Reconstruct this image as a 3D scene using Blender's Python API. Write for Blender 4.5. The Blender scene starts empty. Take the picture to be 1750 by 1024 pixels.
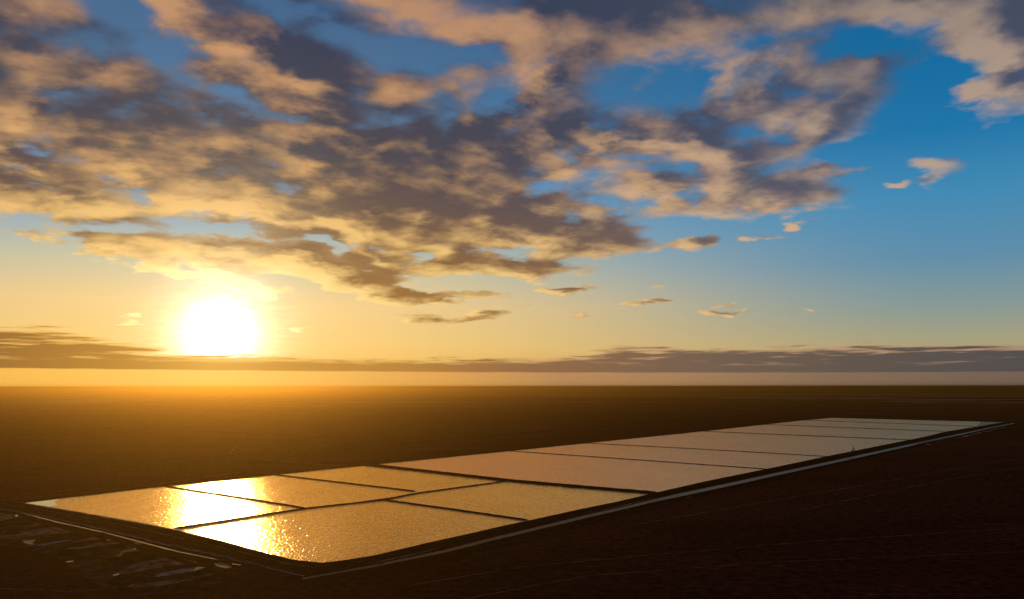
import bpy, bmesh, math, random
from mathutils import Vector, Matrix, noise as mnoise

random.seed(7)
sc = bpy.context.scene
C = sc.collection

# ------------------------------------------------------------------ camera
CAM_H = 110.0                 # metres above the plain
PITCH = 6.10                  # degrees above level
FOC = 1390.0 / 1750.0         # focal length in image widths
cam_d = bpy.data.cameras.new('camera'); cam_d.sensor_width = 36.0; cam_d.lens = 36.0 * FOC
cam_d.clip_start = 1.0; cam_d.clip_end = 400000.0
cam = bpy.data.objects.new('camera', cam_d); C.objects.link(cam)
cam.location = (0, 0, CAM_H); cam.rotation_euler = (math.radians(90 + PITCH), math.radians(0.06), 0)
sc.camera = cam

def ray(px, py):
    """direction in the place of a point measured on the photograph (1750 px wide)"""
    u = (px - 875) / 1390.0; w = -(py - 512) / 1390.0
    p = math.radians(PITCH); cs, sn = math.cos(p), math.sin(p)
    return Vector((u, cs - sn * w, sn + cs * w))
def at(px, py, z=0.0):
    d = ray(px, py); t = (z - CAM_H) / d.z
    return Vector((d.x * t, d.y * t, z))
def azel(px, py):
    d = ray(px, py).normalized()
    return math.atan2(d.x, d.y), math.asin(d.z)
def lin(r, g, b):
    f = lambda c: (c / 255 / 12.92) if c / 255 <= 0.04045 else ((c / 255 + 0.055) / 1.055) ** 2.4
    return (f(r), f(g), f(b), 1.0)

# ------------------------------------------------------------------ node helper
class NB:
    def __init__(s, tree): s.t = tree; s.n = tree.nodes; s.l = tree.links
    def put(s, sock, v):
        if hasattr(v, 'is_output') or isinstance(v, bpy.types.NodeSocket): s.l.new(v, sock)
        elif v is not None:
            try: sock.default_value = v
            except Exception: sock.default_value = tuple(v)[:3]
    def m(s, op, a, b=None, c=None, clamp=False):
        n = s.n.new('ShaderNodeMath'); n.operation = op; n.use_clamp = clamp
        for i, v in enumerate((a, b, c)):
            if v is not None: s.put(n.inputs[i], v)
        return n.outputs[0]
    def v(s, op, a, b=None, scale=None):
        n = s.n.new('ShaderNodeVectorMath'); n.operation = op
        s.put(n.inputs[0], a)
        if b is not None: s.put(n.inputs[1], b)
        if scale is not None: s.put(n.inputs['Scale'], scale)
        return n.outputs['Value'] if op in ('LENGTH', 'DOT_PRODUCT', 'DISTANCE') else n.outputs['Vector']
    def xyz(s, a):
        n = s.n.new('ShaderNodeSeparateXYZ'); s.put(n.inputs[0], a); return n.outputs
    def vec(s, x, y, z=0.0):
        n = s.n.new('ShaderNodeCombineXYZ')
        for i, q in enumerate((x, y, z)): s.put(n.inputs[i], q)
        return n.outputs[0]
    def rng(s, x, a, b, c=0.0, d=1.0, kind='SMOOTHSTEP'):
        n = s.n.new('ShaderNodeMapRange'); n.interpolation_type = kind; n.clamp = True
        for i, q in enumerate((x, a, b, c, d)): s.put(n.inputs[i], q)
        return n.outputs[0]
    def noise(s, vec, scale, detail=5, rough=0.55, dist=0.0, dim='3D', lac=2.0):
        n = s.n.new('ShaderNodeTexNoise'); n.noise_dimensions = dim
        s.put(n.inputs['Vector'], vec)
        n.inputs['Scale'].default_value = scale; n.inputs['Detail'].default_value = detail
        n.inputs['Roughness'].default_value = rough; n.inputs['Distortion'].default_value = dist
        n.inputs['Lacunarity'].default_value = lac
        return n.outputs[0], n.outputs[1]
    def mapping(s, vec, loc=(0, 0, 0), rot=(0, 0, 0), scale=(1, 1, 1), kind='POINT'):
        n = s.n.new('ShaderNodeMapping'); n.vector_type = kind; s.put(n.inputs[0], vec)
        n.inputs['Rotation'].default_value = rot; n.inputs['Scale'].default_value = scale
        if kind != 'NORMAL': n.inputs['Location'].default_value = loc
        return n.outputs[0]
    def mix(s, f, a, b, mode='MIX', clampf=True):
        n = s.n.new('ShaderNodeMix'); n.data_type = 'RGBA'; n.blend_type = mode; n.clamp_factor = clampf
        s.put(n.inputs[0], f); s.put(n.inputs[6], a); s.put(n.inputs[7], b)
        return n.outputs[2]
    def ramp(s, x, stops, interp='EASE'):
        n = s.n.new('ShaderNodeValToRGB'); s.put(n.inputs[0], x)
        e = n.color_ramp.elements; n.color_ramp.interpolation = interp
        while len(e) > 1: e.remove(e[-1])
        e[0].position, e[0].color = stops[0]
        for p, c in stops[1:]:
            k = e.new(p); k.color = c
        return n.outputs[0]

# ------------------------------------------------------------------ sun direction
SUN = ray(376, 572).normalized()
SUN_EL = math.asin(SUN.z); SUN_AZ = math.atan2(SUN.x, SUN.y)

# ------------------------------------------------------------------ sky
world = bpy.data.worlds.new('World'); sc.world = world; world.use_nodes = True
wt = world.node_tree; wt.nodes.clear()

# cloud deck: where the sheet of cloud is thick (+) and where it opens (-).  centre, radii, tilt, amount
CLOUDS = [
 (340,250,430,150,8,.50),(460,100,330,62,24,.62),(760,310,320,120,8,.50),(905,170,95,170,32,.42),
 (1060,40,280,60,3,.55),(690,15,240,40,5,.55),(1350,185,190,70,4,.60),(1260,330,210,46,4,.62),
 (1110,235,190,42,14,.50),(1690,90,140,95,28,.70),(1440,15,190,48,2,.55),(905,385,240,52,4,.45),
 (300,422,210,26,5,1.25),(470,437,120,24,4,.8),(560,462,150,30,22,1.3),(650,478,80,30,14,1.0),(820,462,160,20,2,1.1),
 (765,505,150,14,-3,1.15),(720,545,80,12,4,1.1),(835,538,90,11,-8,1.15),(1010,415,145,24,2,.55),
 (30,190,80,60,20,.60),(90,335,230,44,8,.60),(40,50,120,70,10,.45),(200,440,120,16,12,.65),
 (1600,286,80,38,9,1.6),(1542,324,28,7,2,1.0),(1200,411,42,20,6,1.15),(1352,390,28,9,0,1.35),
 (1318,407,50,7,2,1.1),(66,437,34,15,-8,1.05),(965,498,52,8,-1,1.3),(975,543,58,7,-3,1.35),
 (1112,518,56,7,2,1.4),(1236,521,36,7,0,1.4),(1244,536,50,6,0,1.45),(1386,528,28,6,0,1.35),
 (1738,378,22,9,-8,1.0),(1695,382,22,7,0,.8),(400,478,120,16,7,.95),(420,498,60,10,10,1.0),
 (228,541,22,7,4,1.1),(232,553,70,5,2,1.0),(515,561,22,9,0,.9),(560,562,40,6,8,.8),
 (640,300,160,80,10,.3),(520,340,200,50,8,.3),(690,410,230,44,6,.45),(1140,60,200,30,0,.3),
 (1440,115,40,14,0,.5),(1480,118,40,14,-12,.5),(1175,275,120,14,2,.5),(1420,288,90,9,0,.55),
 (690,145,90,30,8,.35),(180,235,150,40,6,.3),(960,250,140,34,0,.35),
 # openings
 (60,105,80,36,0,-.25),(55,160,60,30,40,-.40),(265,75,210,40,38,-.55),(170,40,60,40,20,-.25),
 (505,32,150,22,17,-.5),(690,75,120,20,4,-.50),(815,105,70,28,0,-.5),(850,175,50,34,-8,-.75),
 (740,120,60,30,20,-.45),(1140,120,150,44,-6,-.45),(1185,175,90,24,-4,-.55),(1290,55,70,30,10,-.40),
 (1480,75,120,24,-10,-.6),(1590,170,90,90,20,-1.0),(1660,300,230,90,8,-1.5),(1500,450,380,80,4,-1.2),
 (1460,260,120,20,-6,-.6),(972,262,44,14,8,-.8),(910,326,70,14,-8,-.65),(1090,272,90,13,10,-.75),
 (480,312,44,16,6,-.50),(455,185,150,16,16,-.62),(225,340,60,10,5,-.65),(50,300,70,10,12,-.6),
 (42,235,30,50,40,-.4),(190,388,150,14,4,-1.1),(400,397,150,12,6,-1.1),(40,450,150,50,4,-1.0),
 (560,420,60,9,10,-.6),(830,425,80,13,4,-.8),(720,440,40,9,10,-.5),(610,450,50,8,20,-.5),
 (1150,400,110,16,0,-.6),(1060,340,90,12,0,-.5),(690,490,60,8,6,-.6),(640,200,60,16,10,-.3),
 (560,210,110,12,4,-.4),(760,215,40,20,-30,-.3),(1345,245,50,9,5,-.3),(880,490,90,7,0,-.6),
]

def build_density():
    g = bpy.data.node_groups.new('cloud_density', 'ShaderNodeTree')
    g.interface.new_socket('Dir', in_out='INPUT', socket_type='NodeSocketVector')
    g.interface.new_socket('Density', in_out='OUTPUT', socket_type='NodeSocketFloat')
    b = NB(g); gi = g.nodes.new('NodeGroupInput'); go = g.nodes.new('NodeGroupOutput')
    d = b.v('NORMALIZE', gi.outputs[0]); o = b.xyz(d); x, y, z = o[0], o[1], o[2]
    zp = b.m('ADD', b.m('MAXIMUM', z, 0.0), 0.19)
    P = b.vec(b.m('DIVIDE', x, zp), b.m('DIVIDE', y, zp), 0.0)
    Pr = b.mapping(P, rot=(0, 0, math.radians(-24)), scale=(1.0, 1.0, 1))
    n1, _ = b.noise(Pr, 1.7, 3, .5)
    n2, n2c = b.noise(b.mapping(Pr, loc=(3.1, 1.7, .4), scale=(1.0, 1.0, 1)), 7.0, 7, .53, .1)
    az = b.m('ARCTAN2', x, y); el = b.m('ARCSINE', z)
    # ragged outlines: the sheet's coordinates are stirred by fine noise that shrinks towards the horizon
    wv = b.v('SUBTRACT', n2c, (.5, .5, .5))
    amt = b.m('MULTIPLY', b.m('MINIMUM', b.m('ADD', b.m('MAXIMUM', el, 0.0), .03), .3), 0.22)
    ws = b.xyz(b.v('SCALE', wv, scale=amt))
    cox = b.m('ADD', az, b.m('MULTIPLY', ws[0], 1.6)); coy = b.m('ADD', el, b.m('MULTIPLY', ws[1], .8))
    # sheet in general: dense high up, clear low down
    acc = b.rng(el, math.radians(4.5), math.radians(11.0), -.75, .14)
    for cx, cy, rx, ry, rot, a in CLOUDS:
        ca, ce = azel(cx, cy)
        ra = rx / 1390.0 / (1 + ((cx - 875) / 1390.0) ** 2); re = ry / 1390.0
        co = b.vec(cox, coy, acc)                # the running sum rides along (scaled to nothing) so the nodes run in turn
        q = b.mapping(co, loc=(ca, ce, 0), rot=(0, 0, -math.radians(rot)), scale=(ra * 1.25, re * 1.3, 1e6), kind='TEXTURE')
        acc = b.m('ADD', acc, b.rng(b.v('LENGTH', q), 0.1, 1.15, a, 0.0))
    big = b.m('MULTIPLY', b.m('SUBTRACT', n1, .5), .9)
    fine = b.m('MULTIPLY', b.m('SUBTRACT', n2, .5), 2.7)
    vn = g.nodes.new('ShaderNodeTexVoronoi'); vn.voronoi_dimensions = '2D'; vn.feature = 'SMOOTH_F1'; vn.inputs['Smoothness'].default_value = .6
    vn.inputs['Scale'].default_value = 7.0
    g.links.new(b.v('ADD', Pr, b.v('SCALE', wv, scale=.22)), vn.inputs['Vector'])
    puff = b.m('MULTIPLY', b.m('SUBTRACT', .42, vn.outputs['Distance']), .50)
    den = b.m('ADD', b.m('ADD', b.m('ADD', acc, big), fine), puff)
    g.links.new(den, go.inputs[0])
    return g

def build_world():
    b = NB(wt)
    tc = wt.nodes.new('ShaderNodeTexCoord'); d = b.v('NORMALIZE', tc.outputs['Generated'])
    o = b.xyz(d); x, y, z = o[0], o[1], o[2]
    az = b.m('ARCTAN2', x, y); el = b.m('ARCSINE', z)
    daz = b.m('ABSOLUTE', b.m('SUBTRACT', az, SUN_AZ))
    S = tuple(SUN)
    cosang = b.v('DOT_PRODUCT', d, S)
    ang = b.m('ARCCOSINE', b.m('MINIMUM', cosang, .999999))           # radians from the sun
    deg = b.m('MULTIPLY', ang, 180 / math.pi)
    e = b.m('DIVIDE', el, math.radians(30.0), clamp=True)             # 0..1 over 30 degrees
    E = lambda dg: dg / 30.0
    sunside = b.ramp(e, [(0, lin(246, 184, 84)), (E(1), lin(250, 193, 96)), (E(3), lin(250, 206, 122)), (E(5.5), lin(246, 208, 140)),
        (E(8), lin(206, 200, 165)), (E(10.5), lin(158, 178, 186)), (E(14), lin(112, 150, 184)), (E(20), lin(78, 118, 156)), (E(28), lin(62, 96, 138))], 'LINEAR')
    away = b.ramp(e, [(0, lin(112, 98, 98)), (E(.8), lin(140, 114, 96)), (E(1.6), lin(170, 140, 108)), (E(2.6), lin(176, 166, 128)), (E(5), lin(138, 158, 154)), (E(8), lin(98, 146, 176)),
        (E(12), lin(66, 142, 186)), (E(16), lin(28, 120, 174)), (E(22), lin(14, 106, 160)), (E(30), lin(14, 90, 142))], 'LINEAR')
    f = b.rng(daz, math.radians(6), math.radians(50), 0, 1, 'SMOOTHSTEP')
    clear = b.mix(f, sunside, away)

    azd = b.m('MULTIPLY', az, 180 / math.pi); eld = b.m('SUBTRACT', b.m('MULTIPLY', el, 180 / math.pi), .14)
    axis = b.m('DIVIDE', b.m('ADD', azd, 33.0), 66.0, clamp=True)
    stripc = b.ramp(axis, [(0, lin(248, 188, 84)), (.2, lin(250, 196, 92)), (.42, lin(228, 168, 86)), (.55, lin(190, 142, 94)), (.67, lin(172, 134, 94)), (.82, lin(140, 114, 90)), (1, lin(118, 100, 88))], 'LINEAR')
    clear = b.mix(b.rng(eld, 1.1, 2.0, 1, 0), clear, stripc)

    # cloud sheet and its light
    grp = build_density()
    def dens(v):
        n = wt.nodes.new('ShaderNodeGroup'); n.node_tree = grp; b.put(n.inputs[0], v); return n.outputs[0]
    D0 = dens(d)
    step = b.m('ADD', b.m('MULTIPLY', b.m('MAXIMUM', z, 0.0), .105), .004)
    # towards the sun along the sky
    tosun = b.v('SCALE', b.v('NORMALIZE', b.v('SUBTRACT', S, d)), scale=step)
    D1 = dens(b.v('ADD', d, tosun))
    alpha = b.rng(D0, b.rng(el, math.radians(6), math.radians(16), -.06, -.38), b.rng(el, math.radians(6), math.radians(18), .44, .62))
    thick = b.rng(D0, .0, 1.5, 0, 1, 'LINEAR')
    grad = b.m('SUBTRACT', D0, D1)
    L = b.m('ADD', b.m('MULTIPLY', grad, 1.0), b.m('SUBTRACT', .74, b.m('MULTIPLY', thick, .95)))
    n3, _ = b.noise(b.vec(b.m('DIVIDE', x, b.m('ADD', b.m('MAXIMUM', z, 0.0), .08)), b.m('DIVIDE', y, b.m('ADD', b.m('MAXIMUM', z, 0.0), .08)), 2.0), 5.0, 6, .6)
    L = b.m('ADD', L, b.m('MULTIPLY', b.m('SUBTRACT', n3, .5), 1.0))
    L = b.m('SUBTRACT', L, b.rng(el, math.radians(11), math.radians(21), 0, .17))
    L = b.rng(L, -.22, 1.32, 0, 1, 'SMOOTHSTEP')
    lit_s = b.ramp(e, [(0, lin(255, 200, 100)), (E(5), lin(255, 214, 132)), (E(9), lin(246, 200, 118)), (E(14), lin(228, 174, 110)), (E(22), lin(206, 154, 108)), (E(30), lin(170, 128, 105))], 'LINEAR')
    lit_a = b.ramp(e, [(0, lin(190, 150, 110)), (E(5), lin(214, 176, 132)), (E(10), lin(205, 172, 142)), (E(16), lin(184, 160, 142)), (E(24), lin(160, 140, 126)), (E(30), lin(140, 125, 120))], 'LINEAR')
    drk_s = b.ramp(e, [(0, lin(150, 104, 44)), (E(6), lin(150, 102, 44)), (E(9), lin(132, 92, 54)), (E(12), lin(100, 78, 70)), (E(16), lin(70, 66, 78)), (E(24), lin(54, 62, 86)), (E(30), lin(46, 56, 84))], 'LINEAR')
    drk_a = b.ramp(e, [(0, lin(96, 84, 84)), (E(6), lin(120, 104, 100)), (E(10), lin(102, 98, 108)), (E(16), lin(76, 84, 108)), (E(24), lin(68, 76, 96)), (E(30), lin(70, 78, 100))], 'LINEAR')
    fc = b.rng(daz, math.radians(8), math.radians(50), 0, 1, 'SMOOTHSTEP')
    lit = b.mix(fc, lit_s, lit_a); drk = b.mix(fc, drk_s, drk_a)
    cloud = b.mix(L, drk, lit)
    # thin parts near the sun burn out
    nearsun = b.m('POWER', 2.718, b.m('MULTIPLY', deg, -1 / 2.8))
    burn = b.m('MULTIPLY', b.m('MULTIPLY', nearsun, 3.2), b.m('SUBTRACT', 1.15, thick))
    cloud = b.mix(1.0, cloud, b.mix(1.0, lin(255, 226, 160), b.vec(burn, burn, burn), 'MULTIPLY'), 'ADD')
    sky = b.mix(alpha, clear, cloud)

    # aureole round the sun (behind the low bank)
    core = b.m('MULTIPLY', b.m('POWER', 2.718, b.m('DIVIDE', b.m('MULTIPLY', deg, b.m('ADD', 1.0, b.m('MULTIPLY', b.m('SUBTRACT', n3, .5), .45))), -1.14)), 8.0)
    core = b.m('MULTIPLY', core, b.rng(el, math.radians(.9), math.radians(2.2)))
    halo = b.m('MULTIPLY', b.m('POWER', 2.718, b.m('DIVIDE', deg, -5.5)), .26)
    sky = b.mix(1.0, sky, b.mix(1.0, (1, .90, .72, 1), b.vec(core, core, core), 'MULTIPLY'), 'ADD')
    sky = b.mix(1.0, sky, b.mix(1.0, (1, .70, .30, 1), b.vec(halo, halo, halo), 'MULTIPLY'), 'ADD')

    # low bank of stratus along the horizon
    nb, _ = b.noise(b.vec(b.m('MULTIPLY', azd, .10), b.m('MULTIPLY', eld, 2.1), 1.0), 1.0, 7, .58, .3)
    nb2, _ = b.noise(b.vec(b.m('MULTIPLY', azd, .32), b.m('MULTIPLY', eld, 4.2), 5.0), 1.0, 5, .55, .2)
    top = b.rng(azd, -29.5, -20.5, 3.7, 2.15, 'LINEAR')
    topr = b.rng(azd, 3.0, 8.0, 0.0, .6)
    top = b.m('ADD', top, topr)
    up = b.m('SUBTRACT', top, eld)                                        # + inside, below the top
    prof = b.rng(up, -.45, .9, -.85, 1.15, 'LINEAR')
    bd = b.m('ADD', prof, b.m('ADD', b.m('MULTIPLY', b.m('SUBTRACT', nb, .5), 3.2), b.m('MULTIPLY', b.m('SUBTRACT', nb2, .5), 2.2)))
    bot = b.rng(azd, -32, 30, 1.00, .72, 'LINEAR')
    low = b.rng(b.m('ADD', eld, b.m('MULTIPLY', b.m('SUBTRACT', nb2, .5), .10)), b.m('SUBTRACT', bot, .06), b.m('ADD', bot, .05))
    solid = b.rng(eld, b.m('ADD', bot, .95), b.m('ADD', bot, .35), 0, 1.3)
    ba = b.m('MULTIPLY', b.rng(b.m('ADD', bd, solid), .05, .62), low)
    bcol_d = b.ramp(b.m('DIVIDE', b.m('ADD', azd, 33.0), 66.0, clamp=True), [(0, lin(152, 106, 52)), (.2, lin(190, 136, 44)), (.38, lin(182, 130, 60)), (.5, lin(150, 108, 72)), (.68, lin(120, 98, 82)), (.85, lin(98, 87, 80)), (1, lin(84, 80, 82))], 'LINEAR')
    bcol_l = b.ramp(b.m('DIVIDE', b.m('ADD', azd, 33.0), 66.0, clamp=True), [(0, lin(240, 184, 90)), (.4, lin(246, 200, 110)), (.6, lin(205, 160, 110)), (1, lin(176, 142, 116))], 'LINEAR')
    bl = b.rng(b.m('ADD', bd, b.m('MULTIPLY', b.m('SUBTRACT', nb2, .5), 1.0)), .35, 1.1, 1.0, 0.0)
    bl = b.m('MULTIPLY', bl, b.rng(eld, b.m('ADD', bot, .3), b.m('ADD', bot, .9)))
    bcol = b.mix(bl, bcol_d, bcol_l)
    halo2 = b.m('MULTIPLY', b.m('POWER', 2.718, b.m('DIVIDE', deg, -3.0)), .45)
    bcol = b.mix(1.0, bcol, b.mix(1.0, (1, .72, .26, 1), b.vec(halo2, halo2, halo2), 'MULTIPLY'), 'ADD')
    sky = b.mix(ba, sky, bcol)

    # unseen sky overhead and behind, dimmed to cut the light on the ground
    dim = b.m('MULTIPLY', b.rng(el, math.radians(27), math.radians(50), 1.0, .22), b.rng(daz, math.radians(60), math.radians(130), 1.0, .30))
    sky = b.mix(1.0, sky, b.vec(dim, dim, dim), 'MULTIPLY')

    # physical daylight sky under it all
    nish = wt.nodes.new('ShaderNodeTexSky'); nish.sky_type = 'NISHITA'; nish.sun_disc = False
    nish.sun_elevation = SUN_EL; nish.sun_rotation = SUN_AZ; nish.altitude = 100; nish.air_density = 1.0; nish.dust_density = 1.0; nish.ozone_density = 1.6
    bgn = wt.nodes.new('ShaderNodeBackground'); wt.links.new(nish.outputs[0], bgn.inputs[0]); bgn.inputs[1].default_value = 0.05
    bg = wt.nodes.new('ShaderNodeBackground'); wt.links.new(sky, bg.inputs[0]); bg.inputs[1].default_value = 0.98
    add = wt.nodes.new('ShaderNodeMixShader'); add.inputs[0].default_value = 0.94
    wt.links.new(bgn.outputs[0], add.inputs[1]); wt.links.new(bg.outputs[0], add.inputs[2])
    out = wt.nodes.new('ShaderNodeOutputWorld'); wt.links.new(add.outputs[0], out.inputs[0])
build_world()
world.cycles.sampling_method = 'MANUAL'; world.cycles.sample_map_resolution = 1024

# ------------------------------------------------------------------ sun
sd = bpy.data.lights.new('sun', 'SUN'); sd.energy = 3.0; sd.angle = math.radians(0.6); sd.color = (1.0, .65, .29)
sun = bpy.data.objects.new('sun', sd); C.objects.link(sun)
sun.rotation_euler = SUN.to_track_quat('Z', 'Y').to_euler(); sun.location = SUN * 500

# ------------------------------------------------------------------ exposure
sc.view_settings.view_transform = 'Standard'; sc.view_settings.look = 'None'
sc.view_settings.exposure = 0.0; sc.view_settings.gamma = 1.0; sc.view_settings.use_curve_mapping = False
sc.render.engine = 'CYCLES'
sc.cycles.use_denoising = True
sc.cycles.use_adaptive_sampling = True; sc.cycles.adaptive_threshold = 0.01; sc.cycles.adaptive_min_samples = 12
sc.cycles.max_bounces = 6; sc.cycles.volume_bounces = 0

# ------------------------------------------------------------------ object helpers
def link(name, verts, faces, mat, parent=None, smooth=False):
    me = bpy.data.meshes.new(name); me.from_pydata([tuple(v) for v in verts], [], faces); me.update()
    if smooth:
        for p in me.polygons: p.use_smooth = True
    o = bpy.data.objects.new(name, me); C.objects.link(o)
    if mat: me.materials.append(mat)
    if parent: o.parent = parent
    return o
def tag(o, label, cat=None, kind=None, group=None):
    o['label'] = label
    if cat: o['category'] = cat
    if kind: o['kind'] = kind
    if group: o['group'] = group
    return o
def mat(name):
    m = bpy.data.materials.new(name); m.use_nodes = True
    nt = m.node_tree; b = NB(nt); p = nt.nodes['Principled BSDF']
    return m, b, p
def pos(b):
    n = b.n.new('ShaderNodeNewGeometry'); return n.outputs['Position']
def bump(b, p, h, strength, dist):
    n = b.n.new('ShaderNodeBump'); n.inputs['Strength'].default_value = strength; n.inputs['Distance'].default_value = dist
    b.put(n.inputs['Height'], h); b.l.new(n.outputs[0], p.inputs['Normal'])

# ------------------------------------------------------------------ materials
def m_plain():
    m, b, p = mat('dry_plain'); P = pos(b)
    big, _ = b.noise(b.mapping(P, scale=(.00022, .0009, 1), rot=(0, 0, .12)), 1.0, 6, .55, .4)     # long pans and scrub belts
    mid, _ = b.noise(b.mapping(P, scale=(.004, .011, 1), rot=(0, 0, .3)), 1.0, 6, .6, .3)
    fine, _ = b.noise(P, .16, 6, .62)
    trk, _ = b.noise(b.mapping(P, rot=(0, 0, .72), scale=(.012, .11, 1)), 1.0, 6, .62, .7)           # old wheel and grader marks
    c = b.ramp(big, [(.34, (.012, .004, .003, 1)), (.47, (.026, .009, .0065, 1)), (.56, (.040, .017, .012, 1)), (.64, (.10, .055, .042, 1))], 'LINEAR')
    c = b.mix(b.rng(mid, .30, .72), c, (.052, .021, .014, 1), 'MIX')
    c = b.mix(b.m('MULTIPLY', b.rng(trk, .56, .74), .55), c, (.085, .046, .034, 1))
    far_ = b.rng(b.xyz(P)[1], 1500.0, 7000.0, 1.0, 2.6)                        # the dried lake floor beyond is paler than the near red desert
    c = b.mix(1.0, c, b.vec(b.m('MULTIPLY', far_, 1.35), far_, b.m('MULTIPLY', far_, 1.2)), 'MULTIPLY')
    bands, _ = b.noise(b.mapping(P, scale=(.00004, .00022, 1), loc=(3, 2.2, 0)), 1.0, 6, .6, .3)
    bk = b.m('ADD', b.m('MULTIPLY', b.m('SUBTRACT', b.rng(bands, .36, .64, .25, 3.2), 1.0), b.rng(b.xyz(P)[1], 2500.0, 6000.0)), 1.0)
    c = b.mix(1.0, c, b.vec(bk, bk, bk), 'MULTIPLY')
    k = b.rng(fine, .32, .68, .40, 1.7)
    c = b.mix(1.0, c, b.vec(k, k, k), 'MULTIPLY')
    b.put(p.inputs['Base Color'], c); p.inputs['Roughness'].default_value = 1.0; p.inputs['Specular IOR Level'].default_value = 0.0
    bump(b, p, b.m('ADD', fine, b.m('MULTIPLY', trk, .8)), .9, 2.6)
    return m
def m_levee(name='levee_earth', salt=True, dark=(.012, .007, .005, 1), pale=(.040, .022, .015, 1), waterline=.46):
    m, b, p = mat(name); P = pos(b)
    n, _ = b.noise(P, .09, 7, .62); f, _ = b.noise(P, .7, 5, .6)
    c = b.mix(b.rng(n, .36, .66), dark, pale)
    if salt:
        z = b.xyz(P)[2]
        e = b.m('ADD', z, b.m('MULTIPLY', b.m('SUBTRACT', n, .5), .9))
        c = b.mix(b.rng(e, waterline, waterline - .2), c, (.55, .40, .30, 1))  # pale waterline: salt crust, with the bright reflection line painted in
    b.put(p.inputs['Base Color'], c); p.inputs['Roughness'].default_value = 1.0; p.inputs['Specular IOR Level'].default_value = 0.0
    bump(b, p, b.m('ADD', n, f), .6, .5)
    return m
def m_road():
    m, b, p = mat('graded_road'); P = pos(b)
    n, _ = b.noise(P, .2, 6, .6)
    c = b.mix(b.rng(n, .3, .7), (.06, .035, .024, 1), (.14, .085, .058, 1))
    b.put(p.inputs['Base Color'], c); p.inputs['Roughness'].default_value = 1; p.inputs['Specular IOR Level'].default_value = .05; bump(b, p, n, .4, .2)
    return m
def m_salt():
    m, b, p = mat('salt_crust'); P = pos(b)
    n, _ = b.noise(P, .12, 7, .65)
    c = b.mix(b.rng(n, .34, .62), (.12, .075, .055, 1), (.55, .41, .32, 1))
    b.put(p.inputs['Base Color'], c); p.inputs['Roughness'].default_value = .9; p.inputs['Specular IOR Level'].default_value = .12; bump(b, p, n, .5, .3)
    return m
def m_water(name, base, rough, wave, scale=1.0, tint=(1, .80, .60, 1), refl=1.0):
    m, b, p = mat(name); P = pos(b)
    w1, _ = b.noise(b.mapping(P, rot=(0, 0, .5), scale=(.46 * scale, .20 * scale, 1)), 1.0, 4, .62, .3)
    w2, _ = b.noise(b.mapping(P, rot=(0, 0, -.35), scale=(.012, .004, 1)), 1.0, 5, .6, .6)       # wind lanes
    n2, _ = b.noise(P, .01, 5, .6)
    c = b.mix(b.rng(n2, .3, .7), base, tuple(q * .86 for q in base[:3]) + (1,))
    # shallow tinted brine: light scattered back by the salt bed, and a tinted skin reflection
    b.n.remove(p)
    rg = b.rng(w2, .3, .7, rough * .85, rough * 1.2)
    df = b.n.new('ShaderNodeBsdfDiffuse'); b.put(df.inputs['Color'], c)
    gl = b.n.new('ShaderNodeBsdfGlossy'); gl.distribution = 'MULTI_GGX'; b.put(gl.inputs['Color'], tint); b.put(gl.inputs['Roughness'], rg)
    bn = b.n.new('ShaderNodeBump'); bn.inputs['Strength'].default_value = 1.0; bn.inputs['Distance'].default_value = wave; b.put(bn.inputs['Height'], w1)
    b.l.new(bn.outputs[0], gl.inputs['Normal'])
    fr = b.n.new('ShaderNodeFresnel'); fr.inputs['IOR'].default_value = 1.45
    mx = b.n.new('ShaderNodeMixShader'); b.put(mx.inputs[0], b.m('MULTIPLY', b.m('MINIMUM', b.m('MULTIPLY', fr.outputs[0], refl), .97), b.m('MULTIPLY', b.rng(w1, .32, .68, .80, 1.06), b.rng(w2, .3, .7, .88, 1.06)), clamp=True))
    b.l.new(df.outputs[0], mx.inputs[1]); b.l.new(gl.outputs[0], mx.inputs[2])
    b.l.new(mx.outputs[0], b.n['Material Output'].inputs[0])
    return m
PLAIN = m_plain(); LEVEE = m_levee(); LEVEE_IN = m_levee('levee_salt_glint_edged', waterline=.72); BANK = m_levee('bank_earth', False, (.012, .006, .004, 1), (.034, .018, .012, 1))
ROAD = m_road(); TRACK = m_levee('wheel_track', False, (.10, .055, .036, 1), (.30, .17, .115, 1)); SALT = m_salt()
BRINE = m_water('brine', (.80, .42, .15, 1), .145, .42, tint=(1, .70, .31, 1), refl=3.0)
BRINE_PINK = m_water('brine_pink', (1.0, .60, .40, 1), .18, .36, tint=(1, .63, .39, 1), refl=2.4)
CORNER = m_water('calm_sky_tinted', (.16, .26, .34, 1), .10, .03, tint=(.75, .85, .9, 1), refl=.55)  # blue of the reflected sky put into the water's own colour
CORNER_PALE = m_water('calm_pale', (.55, .50, .38, 1), .08, .03, tint=(.92, .92, .76, 1), refl=1.5)
STILL = m_water('still_water', (.16, .13, .12, 1), .12, .06, tint=(1, .84, .64, 1))
CANAL = m_water('canal_water', (.10, .08, .065, 1), .3, .2, tint=(1, .82, .64, 1), refl=.62)

# ------------------------------------------------------------------ terrain
R = 42000.0
def plain():
    vs = [(0, 0, 0)]; fs = []; N = 256
    rings = [400, 900, 1800, 3500, 7000, 14000, 26000, R]
    for r in rings:
        for i in range(N):
            a = 2 * math.pi * i / N; vs.append((r * math.sin(a), r * math.cos(a), 0))
    for i in range(N): fs.append((0, 1 + (i + 1) % N, 1 + i))
    for k in range(len(rings) - 1):
        for i in range(N):
            a = 1 + k * N + i; c = 1 + k * N + (i + 1) % N
            fs.append((a, c, c + N, a + N))
    o = link('ground', vs, fs, PLAIN)
    if o.data.polygons[0].normal.z < 0: o.data.flip_normals()
    return o
tag(plain(), 'flat dark brown desert plain running to the horizon', 'ground', 'structure')

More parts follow.
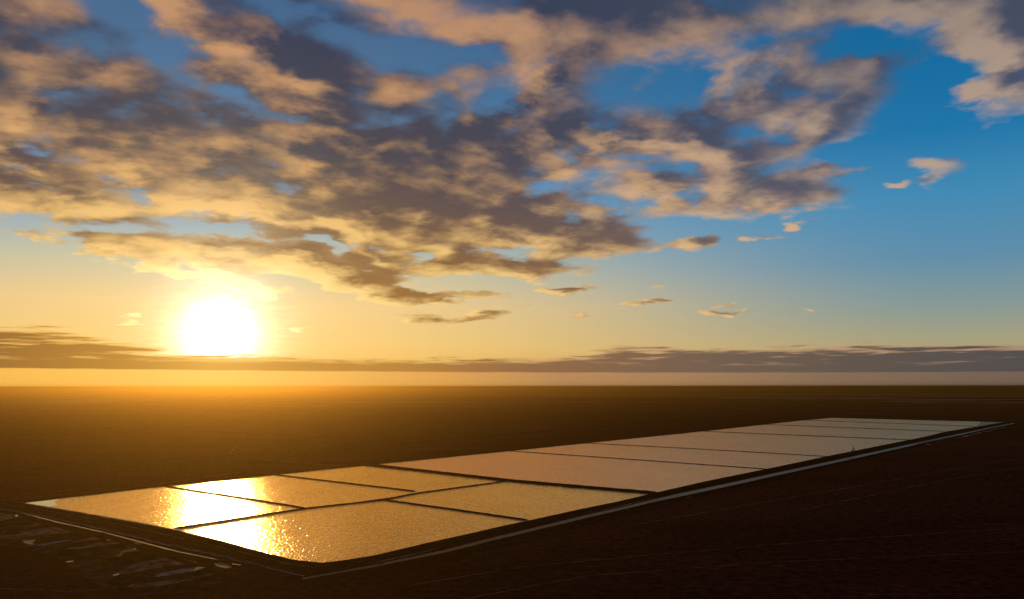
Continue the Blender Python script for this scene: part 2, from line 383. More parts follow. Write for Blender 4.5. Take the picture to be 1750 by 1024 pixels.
def hills(label, x0, x1, dist, hmax, seed, depth=2500, base=0.0):
    """a low tableland: a ridge of real depth whose skyline is uneven"""
    a0 = math.atan2(x0 - 875, 1390); a1 = math.atan2(x1 - 875, 1390)
    n = 260; m = 7; vs = []; fs = []
    for i in range(n):
        t = i / (n - 1); a = a0 + (a1 - a0) * t
        q = mnoise.fractal(Vector((a * 26, seed, 0)), .9, 2.0, 5) * .55 + .45
        q = min(1.0, max(.1, q)); q = (q * .7 + .3 * round(q * 3) / 3)
        edge = min(1, t * 5, (1 - t) * 5)
        h = base + hmax * q * edge
        for j in range(m):
            s = j / (m - 1); prof = [0, .55, .95, 1, .97, .6, 0][j]
            d = dist + depth * s + 300 * math.sin(a * 90 + j)
            vs.append((d * math.sin(a), d * math.cos(a), -2 + (h + 2) * prof))
    for i in range(n - 1):
        for j in range(m - 1):
            k = i * m + j; fs.append((k, k + m, k + m + 1, k + 1))
    o = link('hill', vs, fs, PLAIN, smooth=True)
    tag(o, label, 'hills', 'structure')
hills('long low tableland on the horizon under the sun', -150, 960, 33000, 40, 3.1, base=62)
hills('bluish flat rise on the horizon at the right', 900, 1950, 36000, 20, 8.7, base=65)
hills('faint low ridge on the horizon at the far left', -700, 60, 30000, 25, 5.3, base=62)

# ------------------------------------------------------------------ ponds
def poly(name, pts, z, m, label, cat=None, kind='structure', group=None):
    vs = [at(x, y, z) for x, y in pts]
    o = link(name, vs, [tuple(range(len(vs)))], m)
    if o.data.polygons[0].normal.z < 0: o.data.flip_normals()
    return tag(o, label, cat or name, kind, group)
WZ = .30
J = dict(a=(38,858), b=(279,830.5), c=(461,811.8), d=(615,796), e=(868.5,771), f=(999,757.8), g=(1199,737.8), h=(1306,726.2), i=(1372,719), j=(1424,714.5),
         k=(297,904), l=(524,869.5), m=(652,855.5), n=(714,843.5), o=(871,822.5), p=(1118,843), q=(902,891.5), r=(1313,803), s=(1419,781.5), t=(1556,753), u=(1616,738.5), v=(1669,730), w=(1716,722.7),
         lm=(690,847.5))
G = 'evaporation ponds of the salt works'
def ring(*ks): return [J[k] if isinstance(k, str) else k for k in ks]
poly('water', ring('a','b','l','k'), WZ, BRINE, 'leftmost brine pond with the left part of the white sun glare', 'pond', group=G)
poly('water', ring('b','c','n','l'), WZ+.01, BRINE, 'brine pond behind the glare, second along the back edge from the left', 'pond', group=G)
poly('water', ring('c','d','o','n'), WZ, BRINE, 'third brine pond from the left along the back edge, just before the broad embankment', 'pond', group=G)
poly('water', ring('k','l','m','q',(880,904),(800,923),(720,944),(665,957),(625,963),(590,966),(550,966),(505,960),(450,947),(380,927)), WZ, BRINE, 'nearest and largest brine pond with a rounded near corner', 'pond', group=G)
poly('water', ring('m','n','o','p',(1122,850),(1060,866),(1000,878),(912,897),'q'), WZ+.01, BRINE, 'golden brine pond on the near side just before the broad embankment', 'pond', group=G)
poly('water', ring((632,793.5),'e','r',(1135,842),'p','o'), WZ, BRINE_PINK, 'brine pond just beyond the broad embankment', 'pond', group=G)
poly('water', ring('e','f','s','r'), WZ+.01, BRINE_PINK, 'narrow brine pond, second beyond the broad embankment', 'pond', group=G)
poly('water', ring('f','g','t','s'), WZ, BRINE_PINK, 'wide pinkish brine pond beside the excavator', 'pond', group=G)
poly('water', ring('g','h','u','t'), WZ+.01, BRINE_PINK, 'brine pond, third from the far end', 'pond', group=G)
poly('water', ring('h','i','v','u'), WZ, BRINE_PINK, 'thin brine pond, second from the far end', 'pond', group=G)
poly('water', ring('i','j',(1676,721.6),'v'), WZ+.01, BRINE_PINK, 'farthest thin brine pond at the end of the works', 'pond', group=G)
poly('water', [(1676,721.6),J['w'],J['v']], WZ+.03, CORNER, 'small calm corner of water with sky blue painted in at the far end of the works', 'pond')

poly('water', [(38,858),(104,850.3),(92,857),(99,863),(84,865.5)], WZ+.03, CORNER_PALE, 'small calm grey corner of water at the left tip of the ponds', 'pond')

# ------------------------------------------------------------------ embankments
def resample(pts, step):
    out = [pts[0].copy()]
    for a, b in zip(pts[:-1], pts[1:]):
        n = max(1, int((b - a).length / step))
        for k in range(1, n + 1): out.append(a.lerp(b, k / n))
    return out
def embank(px, width, h, label, m=None, slope=1.9, name='embankment', rough=1.0, seed=0.0, base=-.3, step=5.0, cat='embankment', group=None, kind='structure'):
    pts = resample([at(x, y, 0) for x, y in px], step)
    vs = []; fs = []; K = 7
    for i, c in enumerate(pts):
        a = pts[max(0, i - 1)]; b_ = pts[min(len(pts) - 1, i + 1)]
        t = (b_ - a).normalized(); nrm = Vector((t.y, -t.x, 0))
        s = i * step
        q = mnoise.fractal(Vector((s * .05, seed, 0)), .8, 2, 4) * rough
        q2 = mnoise.fractal(Vector((s * .21, seed + 9, 0)), .8, 2, 4) * rough
        hh = h * (1 + .22 * q2); wt_ = width * .5 * (1 + .18 * q)
        toe = wt_ + slope * hh * (1 + .25 * q2)
        off = nrm * (q * .9)
        endf = 1.0 if 0 < i < len(pts) - 1 else .15
        for o_, z_ in ((-toe - 1.2, base), (-toe * .93, .35), (-wt_, hh), (0, hh * 1.03 + .1 * q), (wt_, hh), (toe * .93, .35), (toe + 1.2, base)):
            v = c + off + nrm * o_; v.z = z_ * endf if z_ > 0 else z_; vs.append(v)
    for i in range(len(pts) - 1):
        for j in range(K - 1):
            k = i * K + j; fs.append((k, k + K, k + K + 1, k + 1))
    o = link(name, vs, fs, m or LEVEE)
    if o.data.polygons[3].normal.z < 0: o.data.flip_normals()
    return tag(o, label, cat, kind, group)
GI = 'low earth levees dividing the ponds'
embank([J['k'],J['l'],J['m'],J['n'],J['o']], 2.0, 1.2, 'long thin levee running lengthwise between the near ponds', seed=1, group=GI, m=LEVEE_IN)
embank([J['b'],(400,849),J['l']], 2.0, 1.1, 'cross levee through the sun glare, leftmost of the dividing levees', seed=2, group=GI, m=LEVEE_IN)
embank([(466,811.2),(590,826),(711,840.5)], 3.0, 1.1, 'salt-edged cross levee ending short of the lengthwise levee', seed=3, group=GI, m=LEVEE_IN)
embank([(655,855),(780,872.5),(903,890.5)], 3.4, 1.1, 'salt-edged cross levee between the two near golden ponds', seed=4, group=GI, m=LEVEE_IN)
embank([(626,794.3),J['o'],(1000,834),(1124,844.5)], 9, 1.9, 'broad dark embankment crossing the works from back edge to canal', seed=5)
embank([J['e'],(1100,787.5),J['r']], 2.0, 1.0, 'first thin levee beyond the broad embankment', seed=6, group=GI, m=LEVEE_IN)
embank([J['f'],(1200,768.5),J['s']], 2.0, 1.0, 'second thin levee beyond the broad embankment', seed=7, group=GI, m=LEVEE_IN)
embank([J['g'],(1350,744.3),J['t']], 2.0, 1.2, 'third thin levee beyond the broad embankment', seed=8, group=GI, m=LEVEE_IN)
embank([J['h'],J['u']], 2.0, 1.2, 'fourth thin levee beyond the broad embankment', seed=9, group=GI, m=LEVEE_IN)
embank([J['i'],J['v']], 2.0, 1.2, 'farthest thin levee, nearest the end of the works', seed=10, group=GI, m=LEVEE_IN)
embank([(20,859.5),J['a'],J['b'],J['c'],J['d'],J['e'],J['f'],J['g'],J['h'],J['i'],J['j']], 3.0, 1.2, 'long back embankment along the far side of the ponds', seed=11, step=8)
embank([(1412,714.6),(1500,716.8),(1600,719.6),(1722,722.3)], 2.6, 1.5, 'end embankment closing the far end of the works', seed=12, step=8)

def band(name, inner, outer, prof, m, label, cat, kind='structure', n=220, jit=1.0, seed=0.0, group=None):
    """ground-work between two traced edges: prof = (share across, height) pairs"""
    def walk(px):
        w = [at(x, y, 0) for x, y in px]; L = [0]
        for a, b_ in zip(w[:-1], w[1:]): L.append(L[-1] + (b_ - a).length)
        out = []
        for i in range(n + 1):
            s = L[-1] * i / n; k = max(j for j in range(len(L)) if L[j] <= s + 1e-6); k = min(k, len(w) - 2)
            out.append(w[k].lerp(w[k + 1], (s - L[k]) / (L[k + 1] - L[k])))
        return out
    A = walk(inner); B = walk(outer); vs = []; fs = []; K = len(prof)
    for i in range(n + 1):
        for j, (f, z_) in enumerate(prof):
            p = A[i].lerp(B[i], f)
            q = mnoise.fractal(Vector((p.x * .03, p.y * .03, seed + j)), .8, 2, 4) * jit
            e = 1.0
            p.x += q * e; p.y += q * e * 1.5; p.z = z_ + (q * .12 if z_ > .3 else 0); vs.append(p)
    for i in range(n):
        for j in range(K - 1):
            k = i * K + j; fs.append((k, k + K, k + K + 1, k + 1))
    o = link(name, vs, fs, m)
    if o.data.polygons[1].normal.z < 0: o.data.flip_normals()
    return tag(o, label, cat, kind, group)
# right-hand perimeter bank (beside the canal) and the canal itself
inR = [(560,964),(600,960),(652,951.5),(740,929.5),(781,920),(871,900),(1000,872),(1060,860),(1113,847),(1210,824),(1310,803.5),(1418,780.5),(1556,753),(1620,740),(1690,727.5),(1722,722.6)]
outR = [(520,985),(600,969),(680,952),(760,935),(846,914),(930,894.5),(1000,877.8),(1060,864.8),(1113,852),(1165,840.5),(1240,825.5),(1330,806),(1430,785),(1560,757),(1625,743.5),(1695,729.5),(1728,723.4)]
band('embankment', inR, outR, [(0,-.2),(.10,.5),(.26,2.6),(.5,2.8),(.74,2.7),(.95,.6),(1.0,-.2)], BANK, 'long dark perimeter bank between the ponds and the pale canal', 'embankment', n=420, seed=2.0)
cu = [(514,988),(640,965),(760,939.8),(846,918),(930,898),(1000,881),(1060,867.6),(1113,854.8),(1165,843),(1240,827.5),(1330,808),(1430,787),(1560,759),(1625,745.5),(1695,731),(1733,723.8)]
cl = [(517,990.6),(643,968.8),(763,944),(849,922.3),(933,902.4),(1003,885.2),(1063,871.6),(1116,858.6),(1177,846),(1244,831.8),(1334,811.8),(1434,790.2),(1561,762),(1626,748),(1696,732.4),(1733.6,724.8)]
band('canal', cu, cl, [(0,.10),(.5,.12),(1.0,.10)], CANAL, 'narrow pale canal running beside the perimeter bank', 'canal', n=420, seed=4.0, jit=1.2)
band('embankment', [(x-2,y+.3) for x,y in cl], [(x+4,y+4.5*(y-657)/300+.6) for x,y in cl], [(0,-.1),(.35,.9),(.65,.8),(1.0,-.1)], BANK, 'low outer spoil bank on the desert side of the canal', 'embankment', n=420, seed=6.0)
# left-hand perimeter works
inN = [(30,859),(120,873),(210,889),(297,905),(380,925),(450,944),(500,957),(560,963)]
outN = [(-40,862),(60,880),(170,903),(280,930),(370,950),(430,964),(475,975),(520,985)]
band('embankment', inN, outN, [(0,-.2),(.10,.6),(.20,1.9),(.36,2.0),(.44,1.2),(.62,1.1),(.70,2.0),(.84,2.1),(1.0,-.1)], LEVEE, 'wide dark double bank along the near left edge of the ponds', 'embankment', n=260, seed=8.0)
def strip(name, px, w, z, m, label, cat=None, kind='structure', seed=0.0, wob=.6, group=None, step=6.0):
    pts = resample([at(x, y, 0) for x, y in px], step); vs = []; fs = []
    for i, c in enumerate(pts):
        a = pts[max(0, i - 1)]; b_ = pts[min(len(pts) - 1, i + 1)]
        t = (b_ - a).normalized(); nrm = Vector((t.y, -t.x, 0))
        q = mnoise.fractal(Vector((i * .23, seed, 0)), .8, 2, 4)
        ww = w * .5 * (1 + wob * q)
        if i in (0, len(pts) - 1): ww *= .3
        for s in (-1, 1):
            v = c + nrm * (s * ww) + nrm * (q * w * .3); v.z = z; vs.append(v)
    for i in range(len(pts) - 1):
        k = i * 2; fs.append((k, k + 1, k + 3, k + 2))
    o = link(name, vs, fs, m)
    if o.data.polygons[0].normal.z < 0: o.data.flip_normals()
    return tag(o, label, cat or name, kind, group)
strip('ditch_water', [(-30,860),(0,866),(95,891),(176,909),(302,942),(372,956)], 1.7, .07, STILL, 'bright thread of water in the ditch below the left bank', 'ditch', seed=1)
strip('ditch_water', [(352,946),(385,953),(422,961.5)], 2.0, .075, STILL, 'short bright thread of water beside the end of the ditch', 'ditch', seed=2)
strip('salt_crust', [(1570,760.5),(1600,754),(1650,744.5),(1690,735),(1715,729.5)], 20, .15, SALT, 'ragged pinkish salt along the far end of the canal', 'salt crust', seed=12, wob=1.2)
strip('salt_crust', [(1160,851.5),(1180,847.3),(1205,841.5)], 5, .14, SALT, 'small grey salt patch beside a kink in the canal', 'salt crust', seed=13, wob=1.2)
for k_, f_ in enumerate((.5, .93)):
    mid_ = [(a_[0] + (b_[0] - a_[0]) * f_, a_[1] + (b_[1] - a_[1]) * f_) for a_, b_ in zip(inN, outN)]
    strip('track', mid_, 1.6, 1.42 if k_ == 0 else .95, TRACK, ['faint wheel track along the terrace of the left double bank', 'faint wheel track at the foot of the left double bank'][k_], 'track', seed=14 + k_)
strip('salt_rim', [(40,859.5),(80,866),(150,878),(230,892),(300,906),(380,926),(450,946),(505,959.5)], 2.6, .345, SALT, 'pale salt rim along the near left waterline', 'salt rim', seed=6, wob=.9)
strip('salt_rim', [(560,966),(640,962),(720,945.5),(870,898.5),(900,892)], 1.6, .35, SALT, 'thin salt rim round the near corner of the largest pond', 'salt rim', seed=7, wob=.9)
strip('road', [(418,930),(455,945),(482,954),(493,963),(494,973)], 2.4, .085, ROAD, 'pale track curling round the near corner bank', 'road', seed=3)
strip('road', [(95,897),(180,918),(290,950),(350,972),(400,990),(430,1003)], 5.5, .035, BANK, 'dark service road left of the ditch', 'road', seed=4)
strip('road', [(400,1040),(440,1010),(500,990),(560,985),(700,962),(900,925)], 7, .03, BANK, 'earth track passing the near corner of the works', 'road', seed=5)

# ------------------------------------------------------------------ old workings left of the ditch (measured on an enlargement: x/3.977, 820 + y/3.977)
def Q(*p): return [(a / 3.977, 820 + b_ / 3.977) for a, b_ in p]
GB = 'small abandoned pit banks left of the ditch'
def pitbank(pts, label, seed, w=1.4, h=1.9):
    w, h = min(w, 1.4), 1.9
    embank(Q(*pts), w, h, label, m=PIT, seed=seed, rough=.8, step=2.5, slope=1.0, cat='pit bank', group=GB)
PIT = m_levee('pit_spoil', False, (.012, .007, .005, 1), (.06, .036, .022, 1))
FLOOR = m_levee('pit_floor', False, (.10, .055, .032, 1), (.55, .30, .17, 1))
def pitfloor(pts, label, z):
    w = [at(x, y, z) for x, y in Q(*pts)]; vs = []
    for i in range(len(w)):
        for k in range(8):
            p = w[i].lerp(w[(i + 1) % len(w)], k / 8); q = mnoise.fractal(Vector((p.x * .2, p.y * .2, 7)), .8, 2, 4) * .5
            p.x += q; p.y += q; vs.append(p)
    o = link('pit_floor', vs, [tuple(range(len(vs)))], FLOOR)
    if o.data.polygons[0].normal.z < 0: o.data.flip_normals()
    tag(o, label, 'pit floor', 'structure')
WORKED = m_levee('worked_ground', False, (.020, .010, .007, 1), (.13, .075, .05, 1))
w_ = [at(x, y, .006) for x, y in Q((-160,190),(80,235),(300,300),(700,402),(1200,522),(1480,600),(1560,640),(1500,700),(1250,760),(900,785),(640,700),(380,520),(100,450),(-160,430))]
o_ = link('worked_ground', w_, [tuple(range(len(w_)))], WORKED)
if o_.data.polygons[0].normal.z < 0: o_.data.flip_normals()
tag(o_, 'paler worked-over ground under the row of small pits', 'worked ground', 'structure')
pitfloor([(-60,215),(120,235),(210,262),(60,290),(-60,300)], 'dull pink floor of the highest pit at the left edge', .012)
pitfloor([(100,330),(260,300),(380,318),(480,352),(260,372),(80,400),(-40,385)], 'dull pink floor of the second pit', .014)
pitfloor([(500,415),(640,390),(760,402),(860,430),(640,470),(520,488),(420,470)], 'dull pink floor of the middle pit', .016)
pitfloor([(840,470),(930,455),(1040,478),(1000,492),(880,515),(790,520)], 'dull pink floor of the pit above the long hooked bank', .018)
pitfloor([(900,570),(1060,540),(1200,522),(1340,560),(1200,590),(980,625),(880,640),(780,640)], 'dull pink floor above the largest salt patch', .020)
pitfloor([(900,690),(1100,680),(1300,655),(1440,640),(1420,680),(1200,720),(1040,735),(860,730)], 'dull pink floor of the lowest pit', .022)
pitbank([(-60,305),(100,275),(180,260),(250,275)], 'pit bank nearest the left frame edge, highest in the row', 21)
pitbank([(380,312),(250,325),(70,350),(60,362),(120,365)], 'second hooked pit bank down the row', 22)
pitbank([(605,374),(560,366),(420,385),(260,412),(250,425),(290,425),(450,400),(590,378)], 'long closed loop of pit bank beside a grey puddle', 23, 1.6)
pitbank([(730,412),(600,428),(450,455),(370,485),(440,492),(520,492),(700,465),(870,440)], 'wide pit bank in the middle of the row, hooked at its left end', 24)
pitbank([(1080,500),(950,515),(760,550),(700,562),(720,578),(800,575),(900,555),(1060,530),(1200,510)], 'long hooked pit bank below the middle of the row', 25)
pitbank([(1040,485),(940,500),(830,515)], 'short straight pit bank just above the long hooked one', 26, 1.5, .8)
pitbank([(1330,583),(1200,600),(1000,632),(860,665),(760,690),(790,712)], 'pale-topped pit bank above the largest salt patch', 27, 1.8)
pitbank([(1440,600),(1330,640),(1150,672),(1000,690),(900,668)], 'pit bank curving under the largest salt patch', 28)
pitbank([(1500,650),(1300,705),(1060,750),(900,765),(780,745)], 'lowest pit bank of the row near the bottom edge', 29)
for k_, (pts, w_, lab) in enumerate([
    ([(270,408),(420,384),(555,367)], .8, 'thread of water along the closed loop bank'),
    ([(90,347),(240,330),(370,310)], .7, 'thread of water along the second pit bank'),
    ([(450,486),(600,474),(860,436)], .6, 'thread of water along the middle pit bank'),
    ([(730,560),(900,530),(1070,500)], .7, 'thread of water along the long hooked bank'),
    ([(820,512),(930,496),(1030,482)], .6, 'thread of water above the long hooked bank'),
    ([(870,662),(1050,628),(1240,592)], 1.0, 'thread of water along the pale-topped bank'),
    ([(-40,300),(90,272),(180,258)], .7, 'thread of water along the highest pit bank'),
    ([(920,770),(1060,756),(1300,712)], .5, 'thread of water along the lowest pit bank')]):
    strip('ditch_water', Q(*pts), w_, .055 + .001 * k_, STILL, lab, 'ditch', seed=80 + k_, wob=1.3, step=3.0)
def puddle(pts, m, label, z=.05):
    px = Q(*pts); vs = []
    n = len(px)
    w = [at(x, y, z) for x, y in px]
    for i in range(n):
        for k in range(6):
            p = w[i].lerp(w[(i + 1) % n], k / 6)
            q = mnoise.fractal(Vector((p.x * .25, p.y * .25, 3)), .8, 2, 3) * .35; p.x += q; p.y += q; vs.append(p)
    o = link('puddle' if m is not SALT else 'salt_patch', vs, [tuple(range(len(vs)))], m)
    if o.data.polygons[0].normal.z < 0: o.data.flip_normals()
    tag(o, label, 'puddle' if m is not SALT else 'salt patch', 'structure')
puddle([(100,372),(200,352),(325,343),(318,352),(200,368)], SALT, 'thin grey salt patch inside the second pit')
puddle([(240,440),(290,428),(400,412),(490,400),(480,410),(380,428),(270,450)], SALT, 'grey salt patch beside the closed loop bank', .055)
puddle([(150,412),(260,402),(250,414),(230,440),(180,432)], SALT, 'pale salt patch left of the closed loop bank', .04)
puddle([(600,418),(690,404),(760,400),(700,416),(620,424)], SALT, 'faint salt patch right of the closed loop bank')
puddle([(445,552),(500,546),(498,553),(448,559)], STILL, 'small bright puddle alone on dark ground')
puddle([(765,642),(812,634),(806,642),(772,650)], STILL, 'small bright puddle left of the largest salt patch')
puddle([(100,238),(115,233),(122,244),(106,247)], STILL, 'tiny bright puddle near the left frame edge')
puddle([(905,466),(918,462),(922,468),(908,471)], STILL, 'tiny glinting puddle in the middle of the row')
puddle([(1060,640),(1130,622),(1250,600),(1330,590),(1400,592),(1380,612),(1280,640),(1160,662),(1090,664),(1052,655)], SALT, 'largest pale salt patch in the old workings', .06)
puddle([(1140,606),(1250,590),(1332,580),(1330,587),(1240,602),(1160,618)], STILL, 'bright sliver of water along the top of the largest salt patch', .08)
puddle([(900,425),(960,418),(990,430),(940,436)], SALT, 'small salt patch against the ditch', .05)
puddle([(1450,565),(1520,560),(1580,590),(1540,600),(1470,585)], SALT, 'dull salt patch at the right end of the ditch', .05)
puddle([(1575,565),(1600,570),(1640,576),(1630,580),(1580,573)], STILL, 'small glint of water past the right end of the ditch', .09)

# ------------------------------------------------------------------ the open plain: creek lines, tracks, far salt pans
DARK = m_levee('scrub_belt', False, (.005, .003, .002, 1), (.016, .009, .006, 1))
FAR = m_levee('far_pan', False, (.20, .14, .12, 1), (.60, .44, .38, 1))
def wander(px, amp, n=14):
    out = []
    for (x0, y0), (x1, y1) in zip(px[:-1], px[1:]):
        for k in range(n):
            t = k / n; out.append((x0 + (x1 - x0) * t, y0 + (y1 - y0) * t + amp * mnoise.fractal(Vector((x0 * .02 + t * 4, y0, 0)), .8, 2, 3)))
    return out + [px[-1]]
strip('creek', wander([(-60,719),(250,733),(560,746),(760,752)], .5), 34, .02, DARK, 'dark scrubby creek line crossing the plain left of centre', 'creek', seed=31, step=30, wob=.8)
strip('creek', wander([(420,792),(560,770),(700,757),(850,744),(1060,727),(1180,716),(1300,709),(1450,711),(1800,716)], .5), 26, .024, DARK, 'dark creek line running behind the ponds to the right', 'creek', seed=32, step=30, wob=.8)
strip('creek', wander([(-60,812),(130,796),(300,784),(440,775),(600,764)], .8), 26, .028, DARK, 'dark creek line on the plain behind the left ponds', 'creek', seed=33, step=25, wob=.9)
strip('creek', wander([(560,684),(800,679),(1060,682),(1180,684)], .4), 800, .03, DARK, 'broad dark scrub belt far out on the plain', 'creek', seed=34, step=120, wob=.8)
for k, (px, w, lab) in enumerate([
    ([(-20,856),(90,846),(180,838),(300,822),(420,805)], 1.6, 'faint pale track running behind the leftmost pond'),
    ([(-20,848),(60,843),(150,835)], 1.4, 'faint pale track at the left frame edge'),
    ([(390,776),(405,762),(418,744)], 3.0, 'pale track climbing away from the creek left of centre'),
    ([(400,777),(460,786),(560,795),(600,797)], 2.4, 'pale track leading to the back edge of the ponds'),
    ([(520,788),(580,785),(640,781)], 2.4, 'short pale track above the third pond'),
    ([(1075,899),(1200,877),(1330,855),(1440,836),(1600,808),(1800,775)], 1.5, 'faint track parallel to the canal on the dark desert'),
    ([(1330,880),(1500,845),(1650,815),(1800,790)], 1.3, 'fainter second track on the dark desert at the right'),
    ([(700,1000),(900,968),(1100,950),(1400,925),(1800,900)], 1.0, 'faint wheel track low on the dark desert'),
    ([(760,1030),(1000,985),(1300,962),(1800,942)], .9, 'lowest faint wheel track on the dark desert'),
    ([(-20,1004),(120,1010),(260,1000),(380,985)], .9, 'faint pale track at the bottom left')]):
    strip('track', wander(px, .6, 8), w, .045 + .002 * k, TRACK, lab, 'track', seed=40 + k, step=9, wob=.9)
for k, (px, w, lab) in enumerate([
    ([(1500,687.2),(1620,688),(1820,688.6)], 300, 'thin pale salt pan far out at the right'),
    ([(1520,684.6),(1640,684.0),(1820,683.5)], 420, 'pale salt pan behind the thin one at the right'),
    ([(1728,674.8),(1840,674.6)], 700, 'small bright salt pan near the horizon at the right edge'),
    ([(1250,681),(1400,680),(1500,682.5)], 900, 'dull pale pan near the horizon right of centre'),
    ([(540,688),(640,687),(760,687.5)], 260, 'thin pale pan far out left of centre'),
    ([(-60,690),(60,688),(200,684),(330,682)], 800, 'dull pale pan near the horizon at the left'),
    ([(420,694),(560,694.6)], 110, 'thin pale streak on the plain under the sun')]):
    strip('salt_pan', wander(px, .25, 10), w, .07 + .003 * k, FAR, lab, 'salt pan', seed=60 + k, step=90, wob=1.0)

# ------------------------------------------------------------------ excavator on the perimeter bank
def boxm(bm, sx, sy, sz, loc, rot=None, bev=.06, taper=None):
    r_ = bmesh.ops.create_cube(bm, size=1.0); vs = r_['verts']
    for v in vs: v.co = Vector((v.co.x * sx, v.co.y * sy, v.co.z * sz))
    if taper:
        for v in vs:
            if v.co.z > 0: v.co.x *= taper[0]; v.co.y *= taper[1]
    es = list({e for v in vs for e in v.link_edges})
    if bev: vs = list({v for v in bmesh.ops.bevel(bm, geom=es, offset=bev, segments=2, affect='EDGES', clamp_overlap=True)['verts']} | {v for v in vs if v.is_valid})
    M = Matrix.Translation(loc) @ (rot if rot else Matrix.Identity(4))
    for v in vs: v.co = M @ v.co
def cyl(bm, r, l, loc, axis='Y', seg=20):
    q = bmesh.ops.create_cone(bm, cap_ends=True, segments=seg, radius1=r, radius2=r, depth=l)
    M = Matrix.Translation(loc) @ {'Y': Matrix.Rotation(math.pi / 2, 4, 'X'), 'X': Matrix.Rotation(math.pi / 2, 4, 'Y'), 'Z': Matrix.Identity(4)}[axis]
    for v in q['verts']: v.co = M @ v.co
def done(bm, name, m, parent):
    me = bpy.data.meshes.new(name); bm.to_mesh(me); bm.free(); me.materials.append(m)
    o = bpy.data.objects.new(name, me); C.objects.link(o); o.parent = parent; return o
def paint(name, col, rough=.5, metal=0.0):
    m, b, p = mat(name); n, _ = b.noise(pos(b), 2.0, 5, .6)
    b.put(p.inputs['Base Color'], b.mix(b.rng(n, .35, .75), col, (.03, .02, .015, 1))); p.inputs['Roughness'].default_value = rough; p.inputs['Metallic'].default_value = metal
    return m
def beam(bm, p0, p1, w, h0, h1):
    p0 = Vector(p0); p1 = Vector(p1); t = (p1 - p0).normalized(); up = Vector((-t.z, 0, t.x))
    vs = []
    for p, h in ((p0, h0), (p1, h1)):
        for a in (-1, 1):
            for c in (-1, 1): vs.append(bm.verts.new(p + Vector((0, a * w / 2, 0)) + up * (c * h / 2)))
    for f in ((0, 1, 3, 2), (4, 6, 7, 5), (0, 4, 5, 1), (2, 3, 7, 6), (0, 2, 6, 4), (1, 5, 7, 3)): bm.faces.new([vs[i] for i in f])
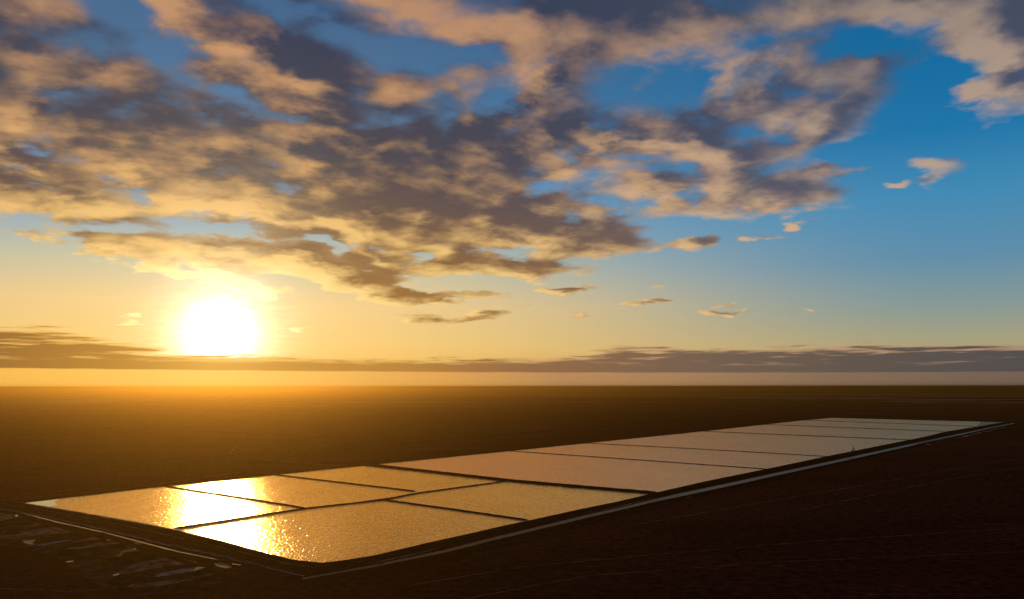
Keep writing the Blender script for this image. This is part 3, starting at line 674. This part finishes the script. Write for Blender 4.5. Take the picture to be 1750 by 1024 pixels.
def excavator():
    Y = paint('machine_paint', (.035, .02, .008, 1), 1.0); K = paint('machine_dark', (.02, .02, .02, 1), .7); GL = paint('cab_glass', (.02, .025, .03, 1), .08)
    r_ = bpy.data.objects.new('excavator', None); C.objects.link(r_)
    p = at(1455.0, 776.4, 2.85); r_.location = p; r_.scale = (1.3, 1.3, 1.25); r_.rotation_euler = (0, 0, math.radians(18))
    tag(r_, 'small dark tracked excavator with raised arm on the bank beside the ponds', 'excavator')
    for s in (-1, 1):
        bm = bmesh.new(); boxm(bm, 3.0, .6, .75, (0, s * 1.05, .42)); 
        for x in (-1.5, 1.5): cyl(bm, .42, .6, (x, s * 1.05, .42))
        for k in range(15): boxm(bm, .10, .66, .06, (-1.5 + k * .215, s * 1.05, .83), bev=0)
        t = done(bm, 'track', K, r_)
        bm = bmesh.new()
        for x in (-1.5, -.75, 0, .75, 1.5): cyl(bm, .22, .66, (x, s * 1.05, .34))
        done(bm, 'roller', Y, t)
    bm = bmesh.new(); boxm(bm, 1.9, 1.6, .35, (0, 0, .62)); cyl(bm, .7, .3, (0, 0, .9), 'Z'); done(bm, 'undercarriage', K, r_)
    bm = bmesh.new(); boxm(bm, 3.6, 2.5, .5, (-.5, 0, 1.3), bev=.1); boxm(bm, 1.7, 2.4, .9, (-1.3, 0, 1.98), bev=.18, taper=(.92, .95)); body = done(bm, 'body', Y, r_)
    bm = bmesh.new(); boxm(bm, .5, 2.45, 1.1, (-2.35, 0, 1.7), bev=.2); done(bm, 'counterweight', K, body)
    bm = bmesh.new(); cyl(bm, .07, .7, (-1.6, .6, 2.7), 'Z'); done(bm, 'exhaust', K, body)
    bm = bmesh.new(); boxm(bm, 1.5, .95, 1.75, (.45, .75, 2.42), bev=.12, taper=(.85, .95)); cab = done(bm, 'cab', Y, r_)
    bm = bmesh.new(); boxm(bm, 1.1, .98, 1.0, (.45, .75, 2.62), bev=.05); boxm(bm, 1.48, .75, 1.0, (.45, .75, 2.62), bev=.05); done(bm, 'window', GL, cab)
    bm = bmesh.new(); beam(bm, (.9, -.1, 1.5), (1.7, -.1, 5.0), .45, .7, .85); beam(bm, (1.7, -.1, 5.0), (3.2, -.1, 8.3), .42, .85, .5); boom = done(bm, 'boom', Y, r_)
    bm = bmesh.new(); beam(bm, (1.4, .25, 1.6), (2.0, .25, 4.6), .16, .2, .14); beam(bm, (1.4, -.45, 1.6), (2.0, -.45, 4.6), .16, .2, .14); done(bm, 'hydraulic_ram', K, boom)
    bm = bmesh.new(); beam(bm, (3.0, -.1, 8.6), (4.5, -.1, 5.6), .34, .6, .36); arm = done(bm, 'dipper_arm', Y, r_)
    bm = bmesh.new()
    prof = [(4.35, 5.6), (4.75, 5.5), (5.0, 4.9), (4.7, 4.3), (4.05, 4.2), (3.8, 4.45)]
    L_ = [bm.verts.new((x, -.75, z)) for x, z in prof]; R_ = [bm.verts.new((x, .55, z)) for x, z in prof]
    bm.faces.new(L_); bm.faces.new(R_[::-1])
    for i in range(len(prof) - 2): bm.faces.new((L_[i], L_[i + 1], R_[i + 1], R_[i]))
    for k in range(5): boxm(bm, .25, .12, .08, (3.75, -.65 + k * .28, 4.4), bev=0)
    done(bm, 'bucket', K, r_)
excavator()

# ------------------------------------------------------------------ air
def haze():
    x = R + 1500; z0, z1 = -3.5, 116.0
    vs = [(a, b_, c) for a in (-x, x) for b_ in (-x, x) for c in (z0, z1)]
    o = link('haze', vs, [(0, 1, 3, 2), (4, 6, 7, 5), (0, 4, 5, 1), (2, 3, 7, 6), (0, 2, 6, 4), (1, 5, 7, 3)], None)
    m = bpy.data.materials.new('haze'); m.use_nodes = True; nt = m.node_tree; nt.nodes.clear()
    v = nt.nodes.new('ShaderNodeVolumePrincipled'); v.inputs['Color'].default_value = (.138, .080, .016, 1)  # amber of the veiling lens glare put into the haze colour
    v.inputs['Density'].default_value = 1.3e-4; v.inputs['Anisotropy'].default_value = .80
    ou = nt.nodes.new('ShaderNodeOutputMaterial'); nt.links.new(v.outputs[0], ou.inputs['Volume'])
    o.data.materials.append(m)
    tag(o, 'thin dust haze over the whole plain, tinted amber for lens glare', 'haze', 'stuff')
haze()
